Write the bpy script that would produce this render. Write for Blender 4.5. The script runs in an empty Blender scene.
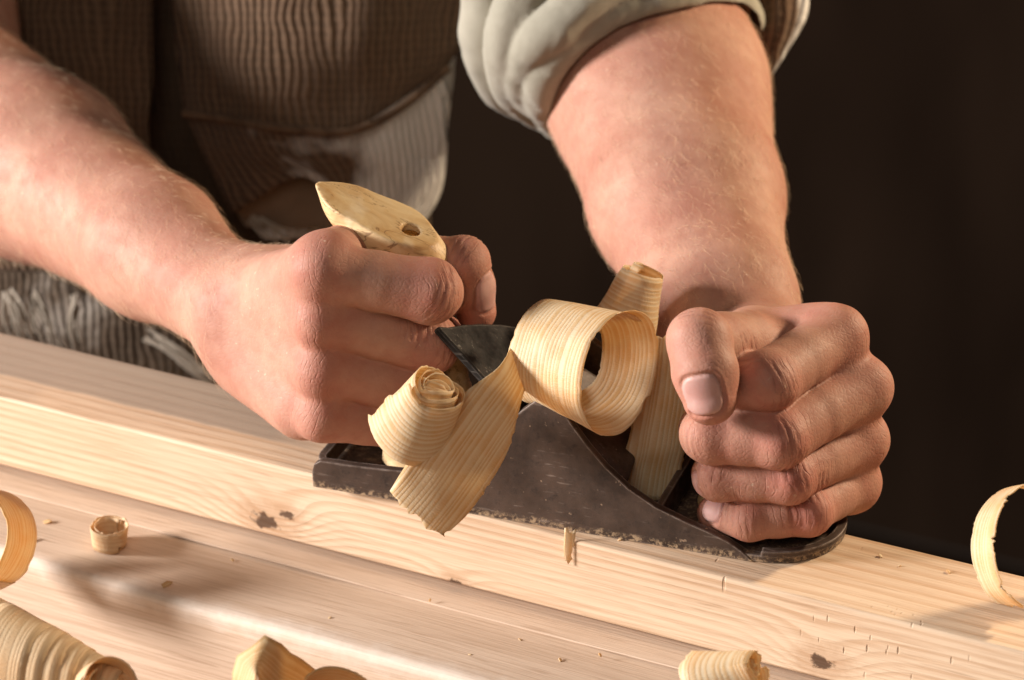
import bpy, bmesh, math, random
import numpy as np
from math import radians, sin, cos, pi, sqrt, atan2
from mathutils import Vector, Matrix
random.seed(7); np.random.seed(7)
scene = bpy.context.scene
COL = scene.collection
S = 0.001                                   # everything below is laid out in millimetres

# ------------------------------------------------------------------ camera frame
PITCH, YAW, DIST, LENS = radians(26), radians(26.65), 1150.0, 100.0
FPX = LENS/36*1024
FW = np.array([-sin(YAW)*cos(PITCH), cos(YAW)*cos(PITCH), -sin(PITCH)])
RT = np.array([cos(YAW), sin(YAW), 0.0]); UP = np.cross(RT, FW)
CAM = np.array([0, 0, 45.0])-DIST*FW
def ray(px, py): return FW+RT*(px-512)/FPX+UP*(340-py)/FPX
def P(px, py, w): return CAM+ray(px, py)*(DIST-w)          # w: mm nearer the camera than the vice centre
def Pz(px, py, z):
    r = ray(px, py); return CAM+r*((z-CAM[2])/r[2])
def Py(px, py, y):
    r = ray(px, py); return CAM+r*((y-CAM[1])/r[1])
# local frame of the hand plane: u along the sole to the toe, v across it, z up
O0 = Pz(312, 487, 0); TH = radians(7.6)
U = np.array([cos(TH), sin(TH), 0]); V = np.array([-sin(TH), cos(TH), 0]); ZZ = np.array([0, 0, 1.0])
def L(u, v, z): return O0+U*u+V*v+ZZ*z
def Pv(px, py, v):
    r = ray(px, py); return CAM+r*((v-(CAM-O0)@V)/(r@V))

# ------------------------------------------------------------------ object helpers
def link(name, me, mat=None, parent=None):
    o = bpy.data.objects.new(name, me); COL.objects.link(o)
    if mat: me.materials.append(mat)
    if parent: o.parent = parent
    return o
def mesh(name, verts, faces, mat=None, parent=None, smooth=True, uvs=None):
    me = bpy.data.meshes.new(name)
    v = np.asarray(verts, dtype=float)*S
    me.from_pydata(v.tolist(), [], faces)
    if smooth: me.polygons.foreach_set('use_smooth', [True]*len(me.polygons))
    if uvs is not None:
        ul = me.uv_layers.new(name='UVMap')
        idx = np.empty(len(me.loops), dtype=np.int32); me.loops.foreach_get('vertex_index', idx)
        ul.data.foreach_set('uv', np.asarray(uvs, dtype=np.float32)[idx].ravel())
    me.update()
    return link(name, me, mat, parent)
def tag(o, label, cat, group=None, kind=None):
    if label: o['label'] = label
    if cat: o['category'] = cat
    if group: o['group'] = group
    if kind: o['kind'] = kind
    return o
def empty(name, loc):
    o = bpy.data.objects.new(name, None); COL.objects.link(o)
    o.location = [c*S for c in loc]; o.empty_display_size = .02
    return o
def adopt(o, parent):
    o.parent = parent; o.matrix_parent_inverse = Matrix.Translation(-parent.location)
    return o
def bevel(o, w, seg=2, angle=35):
    m = o.modifiers.new('b', 'BEVEL'); m.width = w*S; m.segments = seg; m.limit_method = 'ANGLE'; m.angle_limit = radians(angle)
    return o
def solidify(o, t):
    m = o.modifiers.new('s', 'SOLIDIFY'); m.thickness = t*S; m.offset = 0
    return o
def catmull(pts, n, closed=False):
    p = np.asarray(pts, dtype=float)
    if not closed: q = np.vstack([2*p[0]-p[1], p, 2*p[-1]-p[-2]])
    else: q = np.vstack([p[-1], p, p[0], p[1]])
    out = []
    for i in range(1, len(q)-2):
        for k in range(n):
            t = k/n; a, b, c, d = q[i-1], q[i], q[i+1], q[i+2]
            out.append(.5*((2*b)+(c-a)*t+(2*a-5*b+4*c-d)*t*t+(3*b-a-3*c+d)*t**3))
    if not closed: out.append(p[-1])
    return np.array(out)
def unit(v): v = np.asarray(v, dtype=float); return v/(np.linalg.norm(v)+1e-12)

# ------------------------------------------------------------------ value noise
def vnoise(p, scale, seed=0):
    q = p*scale; i = np.floor(q).astype(np.int64); f = q-i; f = f*f*(3-2*f)
    def h(x, y, z):
        n = (x*374761393+y*668265263+z*2147483647+seed*1274126177) & 0xffffffff
        n = ((n ^ (n >> 13))*1274126177) & 0xffffffff
        return ((n ^ (n >> 16)) & 0xffff)/32767.5-1
    r = 0
    for dx in (0, 1):
        for dy in (0, 1):
            for dz in (0, 1):
                wgt = (f[:, 0] if dx else 1-f[:, 0])*(f[:, 1] if dy else 1-f[:, 1])*(f[:, 2] if dz else 1-f[:, 2])
                r = r+wgt*h(i[:, 0]+dx, i[:, 1]+dy, i[:, 2]+dz)
    return r

# ------------------------------------------------------------------ implicit bodies
def smin(a, b, k):
    h = np.maximum(k-np.abs(a-b), 0)/k
    return np.minimum(a, b)-h*h*k*.25
def smax(a, b, k): return -smin(-a, -b, k)
def seg(p, a, b, ra, rb, flat=None):
    a = np.asarray(a, np.float32); b = np.asarray(b, np.float32); ab = b-a
    t = np.clip(((p-a)@ab)/max(float(ab@ab), 1e-6), 0, 1)
    q = p-a-t[:, None]*ab
    if flat is not None:                       # flatten: (axis, factor) squeezes the section along the axis
        n, f = flat; n = np.asarray(n, np.float32)
        c = q@n; q = q+np.outer(c*(1/f-1), n)
    return np.sqrt(np.einsum('ij,ij->i', q, q))-(ra+(rb-ra)*t)
def chain(p, pts, rs, k=2.0, flat=None):
    d = None
    for i in range(len(pts)-1):
        e = seg(p, pts[i], pts[i+1], rs[i], rs[i+1], flat)
        d = e if d is None else smin(d, e, k)
    return d
def ball(p, c, r): 
    q = p-np.asarray(c, np.float32); return np.sqrt(np.einsum('ij,ij->i', q, q))-r
def surface_net(f, lo, hi, h, levels=3, slack=4.0):
    H = h*2**levels
    lo = np.asarray(lo, float); n = np.ceil((np.asarray(hi)-lo)/H).astype(int)
    g = np.stack(np.meshgrid(*[np.arange(k) for k in n], indexing='ij'), -1).reshape(-1, 3)
    s = H
    for lv in range(levels+1):
        c = (lo+(g+.5)*s).astype(np.float32)
        d = np.concatenate([f(x) for x in np.array_split(c, max(1, len(c)//400000))])
        g = g[np.abs(d) < s*.87*1.35+(slack if lv < levels else .3)]
        if lv < levels:
            o = np.array([[i, j, k] for i in (0, 1) for j in (0, 1) for k in (0, 1)])
            g = (g[:, None, :]*2+o[None]).reshape(-1, 3); s /= 2
    M = 1 << 20
    key = lambda q: (q[:, 0].astype(np.int64)*M+q[:, 1])*M+q[:, 2]
    offs = np.array([[i, j, k] for i in (0, 1) for j in (0, 1) for k in (0, 1)])
    cor = (g[:, None, :]+offs[None]).reshape(-1, 3)
    ck, inv = np.unique(key(cor), return_inverse=True)
    uq = np.stack([ck//(M*M), (ck//M) % M, ck % M], -1)
    pos = (lo+uq*h).astype(np.float32)
    val = np.concatenate([f(x) for x in np.array_split(pos, max(1, len(pos)//400000))])
    val[val == 0] = 1e-6
    cv = val[inv].reshape(-1, 8)
    mix = (cv.min(1) < 0) & (cv.max(1) > 0)
    g = g[mix]; cv = cv[mix]
    acc = np.zeros((len(g), 3)); cnt = np.zeros(len(g))
    for a in range(8):
        for b in range(a+1, 8):
            if np.abs(offs[a]-offs[b]).sum() == 1:
                m = (cv[:, a] < 0) != (cv[:, b] < 0)
                t = cv[m, a]/(cv[m, a]-cv[m, b])
                acc[m] += offs[a]+(offs[b]-offs[a])*t[:, None]; cnt[m] += 1
    vert = lo+(g+acc/cnt[:, None])*h
    gk = key(g); order = np.argsort(gk); sk = gk[order]
    faces = []
    inside0 = cv[:, 0] < 0
    for ax, (b1, b2) in enumerate(((1, 2), (2, 0), (0, 1))):
        ci = int(np.where((offs == np.eye(3, dtype=int)[ax]).all(1))[0][0])
        m = inside0 != (cv[:, ci] < 0)
        base = g[m]; ins = inside0[m]
        quad = []; ok = np.ones(len(base), bool)
        for d1, d2 in ((0, 0), (1, 0), (1, 1), (0, 1)):
            q = base.copy(); q[:, b1] -= d1; q[:, b2] -= d2
            k = key(q); ix = np.clip(np.searchsorted(sk, k), 0, len(sk)-1)
            ok &= sk[ix] == k; quad.append(order[ix])
        quad = np.stack(quad, -1); quad[~ins] = quad[~ins][:, ::-1]
        faces.append(quad[ok])
    faces = np.concatenate(faces)
    def grad(v, e=.25):
        v = v.astype(np.float32); G = []
        for ax in range(3):
            dv = np.zeros(3, np.float32); dv[ax] = e
            G.append((f(v+dv)-f(v-dv))/(2*e))
        return np.stack(G, -1)
    for it in range(2):
        G = grad(vert); d = f(vert.astype(np.float32)); n2 = (G*G).sum(1)
        vert = vert-G*(np.clip(d, -h, h)/np.maximum(n2, .2))[:, None]*.9
    G = grad(vert, .6); nrm = G/np.maximum(np.linalg.norm(G, axis=1), 1e-6)[:, None]
    fnm = np.cross(vert[faces[:, 1]]-vert[faces[:, 0]], vert[faces[:, 2]]-vert[faces[:, 0]])
    if (fnm*nrm[faces[:, 0]]).sum() < 0: faces = faces[:, ::-1]
    return vert, faces, nrm
def np_mesh(name, vert, faces):
    me = bpy.data.meshes.new(name)
    n = len(faces)
    me.vertices.add(len(vert)); me.vertices.foreach_set('co', (np.asarray(vert)*S).astype(np.float32).ravel())
    me.loops.add(n*4); me.loops.foreach_set('vertex_index', faces.astype(np.int32).ravel())
    me.polygons.add(n); me.polygons.foreach_set('loop_start', np.arange(0, n*4, 4, dtype=np.int32))
    me.polygons.foreach_set('use_smooth', np.ones(n, bool))
    me.update(calc_edges=True); me.validate()
    return me
def attr(me, name, val):
    a = me.attributes.new(name, 'FLOAT', 'POINT'); a.data.foreach_set('value', np.asarray(val, np.float32))

# ------------------------------------------------------------------ shader helpers
class NT:
    def __init__(s, name):
        s.mat = bpy.data.materials.new(name); s.mat.use_nodes = True; s.t = s.mat.node_tree; s.t.nodes.clear()
        s.out = s.t.nodes.new('ShaderNodeOutputMaterial')
    def put(s, sock, v):
        if isinstance(v, bpy.types.NodeSocket): s.t.links.new(v, sock)
        elif isinstance(v, (tuple, list)) and len(v) == 3 and sock.type == 'RGBA': sock.default_value = (*v, 1)
        else: sock.default_value = v
    def n(s, typ, ins={}, out=0, **props):
        nd = s.t.nodes.new('ShaderNode'+typ)
        for k, v in props.items(): setattr(nd, k, v)
        for k, v in ins.items(): s.put(nd.inputs[k], v)
        return nd.outputs[out]
    def m(s, op, a, b=0.0, c=0.0, clamp=False): return s.n('Math', {0: a, 1: b, 2: c}, operation=op, use_clamp=clamp)
    def mr(s, v, a, b, c=0.0, d=1.0, smooth=False): return s.n('MapRange', {0: v, 1: a, 2: b, 3: c, 4: d}, interpolation_type='SMOOTHSTEP' if smooth else 'LINEAR')
    def mix(s, f, a, b, mode='MIX'):
        nd = s.t.nodes.new('ShaderNodeMix'); nd.data_type = 'RGBA'; nd.blend_type = mode
        s.put(nd.inputs[0], f); s.put(nd.inputs[6], a); s.put(nd.inputs[7], b); return nd.outputs[2]
    def co(s, which='Object', scale=(1, 1, 1), loc=(0, 0, 0), rot=(0, 0, 0)):
        tc = s.n('TexCoord', out=['Generated', 'Normal', 'UV', 'Object'].index(which))
        return s.n('Mapping', {0: tc, 1: loc, 2: rot, 3: scale})
    def noise(s, vec, scale, det=3.0, rough=.5, dist=0.0, out=0): return s.n('TexNoise', {'Vector': vec, 'Scale': scale, 'Detail': det, 'Roughness': rough, 'Distortion': dist}, out=out)
    def at(s, name): return s.n('Attribute', attribute_name=name, out=2)
    def xyz(s, v):
        nd = s.t.nodes.new('ShaderNodeSeparateXYZ'); s.put(nd.inputs[0], v); return nd.outputs
    def vec(s, x, y, z): return s.n('CombineXYZ', {0: x, 1: y, 2: z})
    def bump(s, h, strength, dist, normal=None):
        d = {'Strength': strength, 'Distance': dist, 'Height': h}
        if normal is not None: d['Normal'] = normal
        return s.n('Bump', d)
    def bsdf(s, **k):
        nd = s.t.nodes.new('ShaderNodeBsdfPrincipled')
        names = dict(color='Base Color', rough='Roughness', metal='Metallic', normal='Normal', spec='Specular IOR Level', sss='Subsurface Weight', sssr='Subsurface Radius', ssss='Subsurface Scale', sheen='Sheen Weight', trans='Transmission Weight', coat='Coat Weight')
        for a, v in k.items(): s.put(nd.inputs[names[a]], v)
        return nd.outputs[0]
    def done(s, sh): s.t.links.new(sh, s.out.inputs[0]); return s.mat
def sstep(x, a, b): t = np.clip((x-a)/(b-a), 0, 1); return t*t*(3-2*t)
# ------------------------------------------------------------------ the man's arms and hands (one implicit surface each)
def finger(p, j, r, k=2.2):
    """four joints with slightly bony dorsal knuckles"""
    j = [np.asarray(a, float) for a in j]
    a, b, c, e = j
    d = chain(p, [a, (a+b)/2, b, (b+c)/2, c, e], [r[0], (r[0]+r[1])*.468, r[1], (r[1]+r[2])*.472, r[2], r[3]], k)
    for a, b, c, rr in ((j[0], j[1], j[2], r[1]), (j[1], j[2], j[3], r[2])):
        n = unit(-(unit(a-b)+unit(c-b)))
        d = smin(d, ball(p, b+n*rr*.30, rr*.80), 2.0)
    return d
def webs(p, d, H, k, t=.12, r=7.5, kk=4):
    for m, n in zip(k[:-1], k[1:]):
        a = H[m][0]*(1-t)+H[m][1]*t; b = H[n][0]*(1-t)+H[n][1]*t
        d = smin(d, seg(p, a, b, r, r), kk)
    return d

# --- right hand of the man, on the tote (left in the picture)
HA = {}
HA['index'] = [P(323, 271, 68), P(429, 291, 64)]
HA['middle'] = [P(322, 318, 61), P(428, 344, 47)]
HA['ring'] = [P(323, 368, 54), P(422, 390, 40)]
HA['pinky'] = [P(324, 414, 46), P(402, 424, 35)]
for k_, l_ in (('index', 25), ('middle', 27), ('ring', 25), ('pinky', 21)):
    q_ = HA[k_][1]; HA[k_] += [q_+V*l_-U*6-ZZ*12, q_+V*(l_+2)-U*24-ZZ*12]
RA = {'index': [11.8, 12.5, 11.0, 9.2], 'middle': [11.2, 11.9, 10.8, 9.2], 'ring': [11.0, 11.0, 10, 8.6], 'pinky': [10.4, 10.1, 9.0, 7.6]}
WA = P(238, 308, -4)
TA = [P(268, 288, 0), L(2, 52, 76), P(463, 263, 38), P(471, 286, 32), P(476, 312, 27)]
FA = [P(236, 308, -4), P(154, 248, -60), P(38, 168, -138), P(-86, 78, -212), P(-130, -40, -260)]
FAr = [20.5, 28, 40.5, 45, 46]
def cull(full, fore, c, R):
    def f(p):
        q = p-np.asarray(c, np.float32); m = (q*q).sum(1) < R*R
        d = np.empty(len(p), np.float32)
        if m.any(): d[m] = full(p[m])
        if (~m).any(): d[~m] = fore(p[~m])
        return d
    return f
def fore_a(p):
    return chain(p, FA, FAr, 14)
def sdf_a(p):
    k = ['index', 'middle', 'ring', 'pinky']
    roots = [P(250, 288, 2), P(246, 304, 3), P(242, 324, 2), P(240, 343, 0)]
    palm = None
    for nm, w0, r0 in zip(k, roots, (12.5, 12.5, 12, 12)):
        e = seg(p, w0, HA[nm][0], r0, RA[nm][0]*1.0)
        palm = e if palm is None else smin(palm, e, 11)
    palm = smin(palm, seg(p, P(250, 362, 2), P(302, 408, 34), 15, 12), 9)          # edge of the hand
    palm = smin(palm, seg(p, HA['index'][0]+V*4+ZZ*1.5, L(8, 40, 90), 12, 11), 10)          # web behind the tote
    palm = smin(palm, chain(p, [P(262, 300, -16), P(285, 300, 8)], [19, 16], 5), 12)
    for nm in k:                                                                    # knuckles
        j = HA[nm]; n = unit(-(unit(j[1]-j[0])*.9+unit(WA-j[0])))
        palm = smin(palm, ball(p, j[0]+n*2.0, RA[nm][0]*.82), 5)
    palm = smin(palm, fore_a(p), 14)
    th = chain(p, TA[:3], [15, 12.5, 10.2], 4)
    palm = smin(palm, th, 8)
    tip = chain(p, TA[2:], [10.0, 9.3, 8.0], 2)
    tip = smin(tip, ball(p, TA[2]+UP*1.0+RT*.6, 9.6), 3)
    palm = smin(palm, tip, 2)
    fg = None
    for nm in k:
        e = finger(p, HA[nm], RA[nm])
        fg = e if fg is None else smin(fg, e, 1.0)
        palm = smin(palm, seg(p, HA[nm][0], HA[nm][0]*.8+HA[nm][1]*.2, RA[nm][0], RA[nm][0]*.96), 2.5)
    return smin(palm, fg, 1.4)

# --- left hand of the man, on the front knob (right in the picture)
HB = {}
HB['index'] = [P(833, 338, 64), P(768, 381, 94), P(724, 384, 86), P(714, 382, 64)]
HB['middle'] = [P(858, 388, 60), P(777, 437, 90), P(712, 434, 85), P(703, 430, 63)]
HB['ring'] = [P(857, 440, 52), P(788, 477, 80), P(719, 476, 75), P(713, 474, 54)]
HB['pinky'] = [P(850, 482, 45), P(808, 512, 70), P(750, 518, 71), P(716, 513, 58)]
RB = {'index': [11.4, 11.8, 11.0, 9.2], 'middle': [11.8, 12.0, 11.4, 9.6], 'ring': [10.8, 10.2, 9.6, 8.4], 'pinky': [10.0, 9.4, 8.6, 7.2]}
WB = P(738, 335, 0)
TB = [P(752, 345, 22), P(744, 345, 66), P(699, 341, 101), P(705, 372, 106), P(710, 398, 106)]
FB = [P(733, 345, -4), P(718, 300, -22), P(686, 200, -78), P(658, 95, -135), P(640, 0, -185)]
FBr = [23, 24, 34, 45.5, 50]
def fore_b(p):
    side = unit(np.cross(unit(FB[2]-FB[0]), FW))
    fore = chain(p, FB, FBr, 14)
    for s in (-1, 1):
        fore = smin(fore, chain(p, [FB[0]+side*s*8, FB[1]+side*s*8, FB[2]+side*s*8, FB[3]+side*s*5], [21, 22, 32, 43.5], 10), 12)
    return fore
def sdf_b(p):
    k = ['index', 'middle', 'ring', 'pinky']
    roots = [P(758, 344, 4), P(758, 362, 2), P(756, 382, 0), P(754, 400, -2)]
    palm = None
    for nm, w0, r0 in zip(k, roots, (14, 14, 13, 13)):
        e = seg(p, w0, HB[nm][0], r0, RB[nm][0])
        palm = e if palm is None else smin(palm, e, 10)
    palm = smin(palm, seg(p, P(790, 470, 10), P(846, 484, 40), 14, 11), 9)
    palm = smin(palm, seg(p, P(832, 337, 56), P(758, 336, 46), 11.2, 11.4), 9)
    palm = smin(palm, seg(p, P(815, 348, 62), P(750, 350, 60), 9, 9), 8)        # first web
    for nm in k:
        j = HB[nm]; n = unit(-(unit(j[1]-j[0])*.9+unit(WB-j[0])))
        palm = smin(palm, ball(p, j[0]+n*3.4, RB[nm][0]*.78), 4)
    palm = smin(palm, fore_b(p), 12)
    th = chain(p, TB[:3], [15, 12.5, 11.0], 4)
    palm = smin(palm, th, 6)
    tip = chain(p, TB[2:], [11.2, 11.9, 10.2], 3)
    tip = smin(tip, ball(p, TB[2]+UP*.5-FW*1.5, 11.4), 4)
    palm = webs(p, palm, HB, k, .10)
    fg = None
    for nm in k:
        e = finger(p, HB[nm], RB[nm])
        fg = e if fg is None else smin(fg, e, .9)
        palm = smin(palm, seg(p, HB[nm][0], HB[nm][0]*.62+HB[nm][1]*.38, RB[nm][0], RB[nm][0]*.93), 4.5)
    return smin(smin(palm, fg, 1.3), tip, 1.0)

def arm(f, lo, hi, H, thumb, nails, reds, h=.72):
    v, fc, n = surface_net(f, lo, hi, h)
    wt = np.zeros(len(v)); wm = np.zeros(len(v)); cre = np.zeros(len(v)); wob = vnoise(v, 1/5.5, 9)*1.1+vnoise(v, 1/2.2, 11)*.35; brk = sstep(vnoise(v, 1/4.5, 13), -.45, .1); nail = np.zeros(len(v)); red = np.zeros(len(v)); disp = np.zeros(len(v))
    joints = []
    for nm in H:
        j = [np.asarray(q, float) for q in H[nm]]
        joints.append((j[0], j[1], j[2], 10.5, 1.0, 8)); joints.append((j[1], j[2], j[3], 9.5, .7, 5))
        joints.append((np.asarray(WA if H is HA else WB), j[0], j[1], 11.0, .55, 9))
    joints.append((thumb[1], thumb[2], thumb[4], 11.0, .9, 6))
    for a, b, c, r, amt, sp in joints:
        t = unit(c-a); nn = unit(-(unit(a-b)+unit(c-b)))
        q = v-b; tt = q@t; far = np.sqrt((q*q).sum(1))
        m = amt*np.exp(-(tt/sp)**2)*sstep(n@nn, .25, .75)*(far < r*2.2)
        if far.min() < 40 and amt > .6:
            for o_, w_ in ((-4.3, .55), (-1.6, .9), (1.3, 1.0), (4.0, .6)):
                cre = np.maximum(cre, w_*brk*np.exp(-((tt+wob-o_)/.62)**2)*sstep(n@nn, .30, .7)*(far < r*1.9)*amt)
        pick = m > wm; wt[pick] = tt[pick]; wm = np.maximum(wm, m)
    for c, r, amt in reds:
        q = v-np.asarray(c); red = np.maximum(red, amt*np.exp(-(q*q).sum(1)/(r*r)))
    for c, t, nn, hl, hw in nails:
        t = unit(t); nn = unit(nn-t*(np.asarray(nn)@t)); s = np.cross(t, nn); q = v-np.asarray(c)
        a = q@t; b = q@s; cc = q@nn
        e = (np.abs(a/hl)**3.2+np.abs(b/hw)**3.2)**(1/3.2)
        ok = (cc > -8) & (n@nn > .05)
        nail = np.maximum(nail, np.where(ok, 1-sstep(e, .93, 1.0), 0))
        disp += np.where(ok, -.85*np.exp(-((e-1.0)/.08)**2)+.25*np.exp(-((e-1.17)/.1)**2)*(a < hl*.6)+.15*(1-sstep(e, .9, 1)), 0)
    disp += .28*vnoise(v, 1/13, 3)+.08*vnoise(v, 1/4, 5)
    disp -= .42*cre
    v = v+n*disp[:, None]
    return v, fc, dict(wr_t=wt, wr_m=wm, nail=nail, red=red, cre=cre)

hv = lambda q: np.asarray(q, float)
redsA = [(HA[k][0]-FW*4, 15, .55) for k in HA]+[(HA[k][1]-FW*5, 12, .8) for k in HA]+[(TA[4], 12, .8), (TA[2], 11, .5)]
redsB = [(HB[k][0], 15, .55) for k in HB]+[(HB[k][1]-FW*6, 12, .8) for k in HB]+[(HB[k][2]-FW*5, 10, .45) for k in HB]+[(HB[k][3], 12, .7) for k in HB]+[(TB[4], 13, .7), (TB[2], 11, .6)]
nailsA = [(P(483, 291, 35), P(481, 310, 28)-P(476, 270, 35), RT*.75-FW*.6, 8.5, 6.4)]
nB = unit(-FW+RT*.02+UP*.12)
nailsB = [(P(705, 398, 119), P(706, 410, 117)-P(699, 380, 120), nB, 8.2, 7.2),
          (P(712, 508, 66), hv(HB['pinky'][3])-hv(HB['pinky'][2]), -FW*.75-RT*.35+UP*.5, 5.6, 4.8)]
va, fa, aa = arm(cull(sdf_a, fore_a, P(330, 330, 25), 112), (-420, -130, -60), (90, 330, 190), HA, TA, nailsA, redsA)
vb, fb, ab = arm(cull(sdf_b, fore_b, P(775, 410, 50), 112), (-120, -110, -10), (260, 300, 230), HB, TB, nailsB, redsB)
# ------------------------------------------------------------------ materials
def m_skin():
    N = NT('skin'); oc = N.co()
    n1 = N.noise(oc, 32, 4, .6); n2 = N.noise(oc, 150, 3, .6); n3 = N.noise(oc, 700, 2, .6)
    c = N.mix(N.mr(n1, .35, .68), (.50, .278, .195), (.395, .178, .122))
    c = N.mix(N.m('MULTIPLY', N.mr(n2, .45, .75), .45), c, (.36, .15, .10))
    c = N.mix(N.m('MULTIPLY', N.at('red'), N.mr(n2, .2, .8, .35, 1.0)), c, (.46, .135, .10))
    wr = N.at('wr_m'); wt = N.m('MULTIPLY', N.at('wr_t'), .001)
    wv = N.m('ADD', N.m('MULTIPLY', wt, 1250), N.m('MULTIPLY', N.noise(oc, 95, 1, .5), 7.0))
    wr = N.m('MULTIPLY', wr, N.mr(N.noise(oc, 240, 2, .5), .38, .62, .1, 1))
    cre = N.mr(N.m('ABSOLUTE', N.m('SINE', wv)), 0, .42, 0, 1, True)          # narrow creases where the sine crosses zero
    cre = N.m('MULTIPLY', N.m('SUBTRACT', 1.0, cre), wr)
    c = N.mix(N.m('MULTIPLY', cre, .22), c, (.30, .11, .08))
    c = N.mix(N.m('MULTIPLY', N.at('cre'), .5), c, (.26, .08, .055))
    fl = N.m('MULTIPLY', N.mr(N.noise(oc, 520, 2, .5), .70, .74), N.mr(N.noise(oc, 24, 2, .5), .48, .62))
    c = N.mix(N.m('MULTIPLY', fl, .55), c, (.74, .56, .40))
    nail = N.at('nail')
    cn = N.mix(N.mr(n2, .3, .7), (.60, .37, .32), (.52, .28, .24))
    c = N.mix(nail, c, cn)
    vor = N.n('TexVoronoi', {'Vector': oc, 'Scale': 500.0}, feature='DISTANCE_TO_EDGE')
    por = N.mr(vor, 0, .22)
    h = N.m('ADD', N.m('MULTIPLY', por, .5), N.m('MULTIPLY', n3, .5))
    h = N.m('MULTIPLY', h, N.m('SUBTRACT', 1.0, nail))
    b0 = N.bump(h, .34, .0003)
    b1 = N.bump(N.m('SUBTRACT', 0.0, cre), .55, .0005, b0)
    b2 = N.bump(n2, .12, .0008, b1)
    ro = N.m('SUBTRACT', N.mr(n2, .3, .7, .54, .68), N.m('MULTIPLY', nail, .14))
    return N.done(N.bsdf(color=c, rough=ro, spec=.28, normal=b2, sss=.16, sssr=(1.0, .35, .18), ssss=.0035))
def wood_rings(N, oc, cy, cz, freq, amp, xs, knots=()):
    """growth rings round a pith line along the board; knots push the rings aside"""
    x, y, z = N.xyz(oc)[:]
    st = N.n('Mapping', {0: oc, 3: (xs, 1, 1)})
    w = N.m('MULTIPLY', N.m('SUBTRACT', N.noise(st, 9, 3, .5), .5), amp)
    dy = N.m('SUBTRACT', y, cy*S); dz = N.m('SUBTRACT', z, cz*S)
    r = N.m('ADD', N.m('SQRT', N.m('ADD', N.m('MULTIPLY', dy, dy), N.m('MULTIPLY', dz, dz))), w)
    dark = None
    for (kx, ky, kz, sg, am) in knots:
        v = N.n('VectorMath', {0: oc, 1: (kx*S, ky*S, kz*S)}, operation='SUBTRACT')
        v = N.n('VectorMath', {0: v, 1: (.62, 1, 1)}, operation='MULTIPLY')
        ln = N.n('VectorMath', {0: v}, out=1, operation='LENGTH')
        e = N.m('EXPONENT', N.m('MULTIPLY', N.m('POWER', N.m('DIVIDE', ln, sg*S), 2.0), -1.0))
        r = N.m('ADD', r, N.m('MULTIPLY', e, am*S))
        wob = N.m('ADD', ln, N.m('MULTIPLY', N.m('SUBTRACT', N.noise(oc, 260, 3, .7), .5), sg*S*.55))
        k = N.mr(wob, sg*S*.12, sg*S*.34, 1, 0, True)
        k2 = N.m('MULTIPLY', N.mr(wob, sg*S*.30, sg*S*.75, 1, 0, True), .4); k = N.m('MAXIMUM', k, k2)
        dark = k if dark is None else N.m('MAXIMUM', dark, k)
    ph = N.m('FRACT', N.m('MULTIPLY', r, freq))
    ring = N.m('MULTIPLY', N.mr(ph, .25, .8, 0, 1, True), N.mr(ph, .86, 1.0, 1, 0, True))   # slow spring wood, abrupt late wood
    return ring, dark
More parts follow.
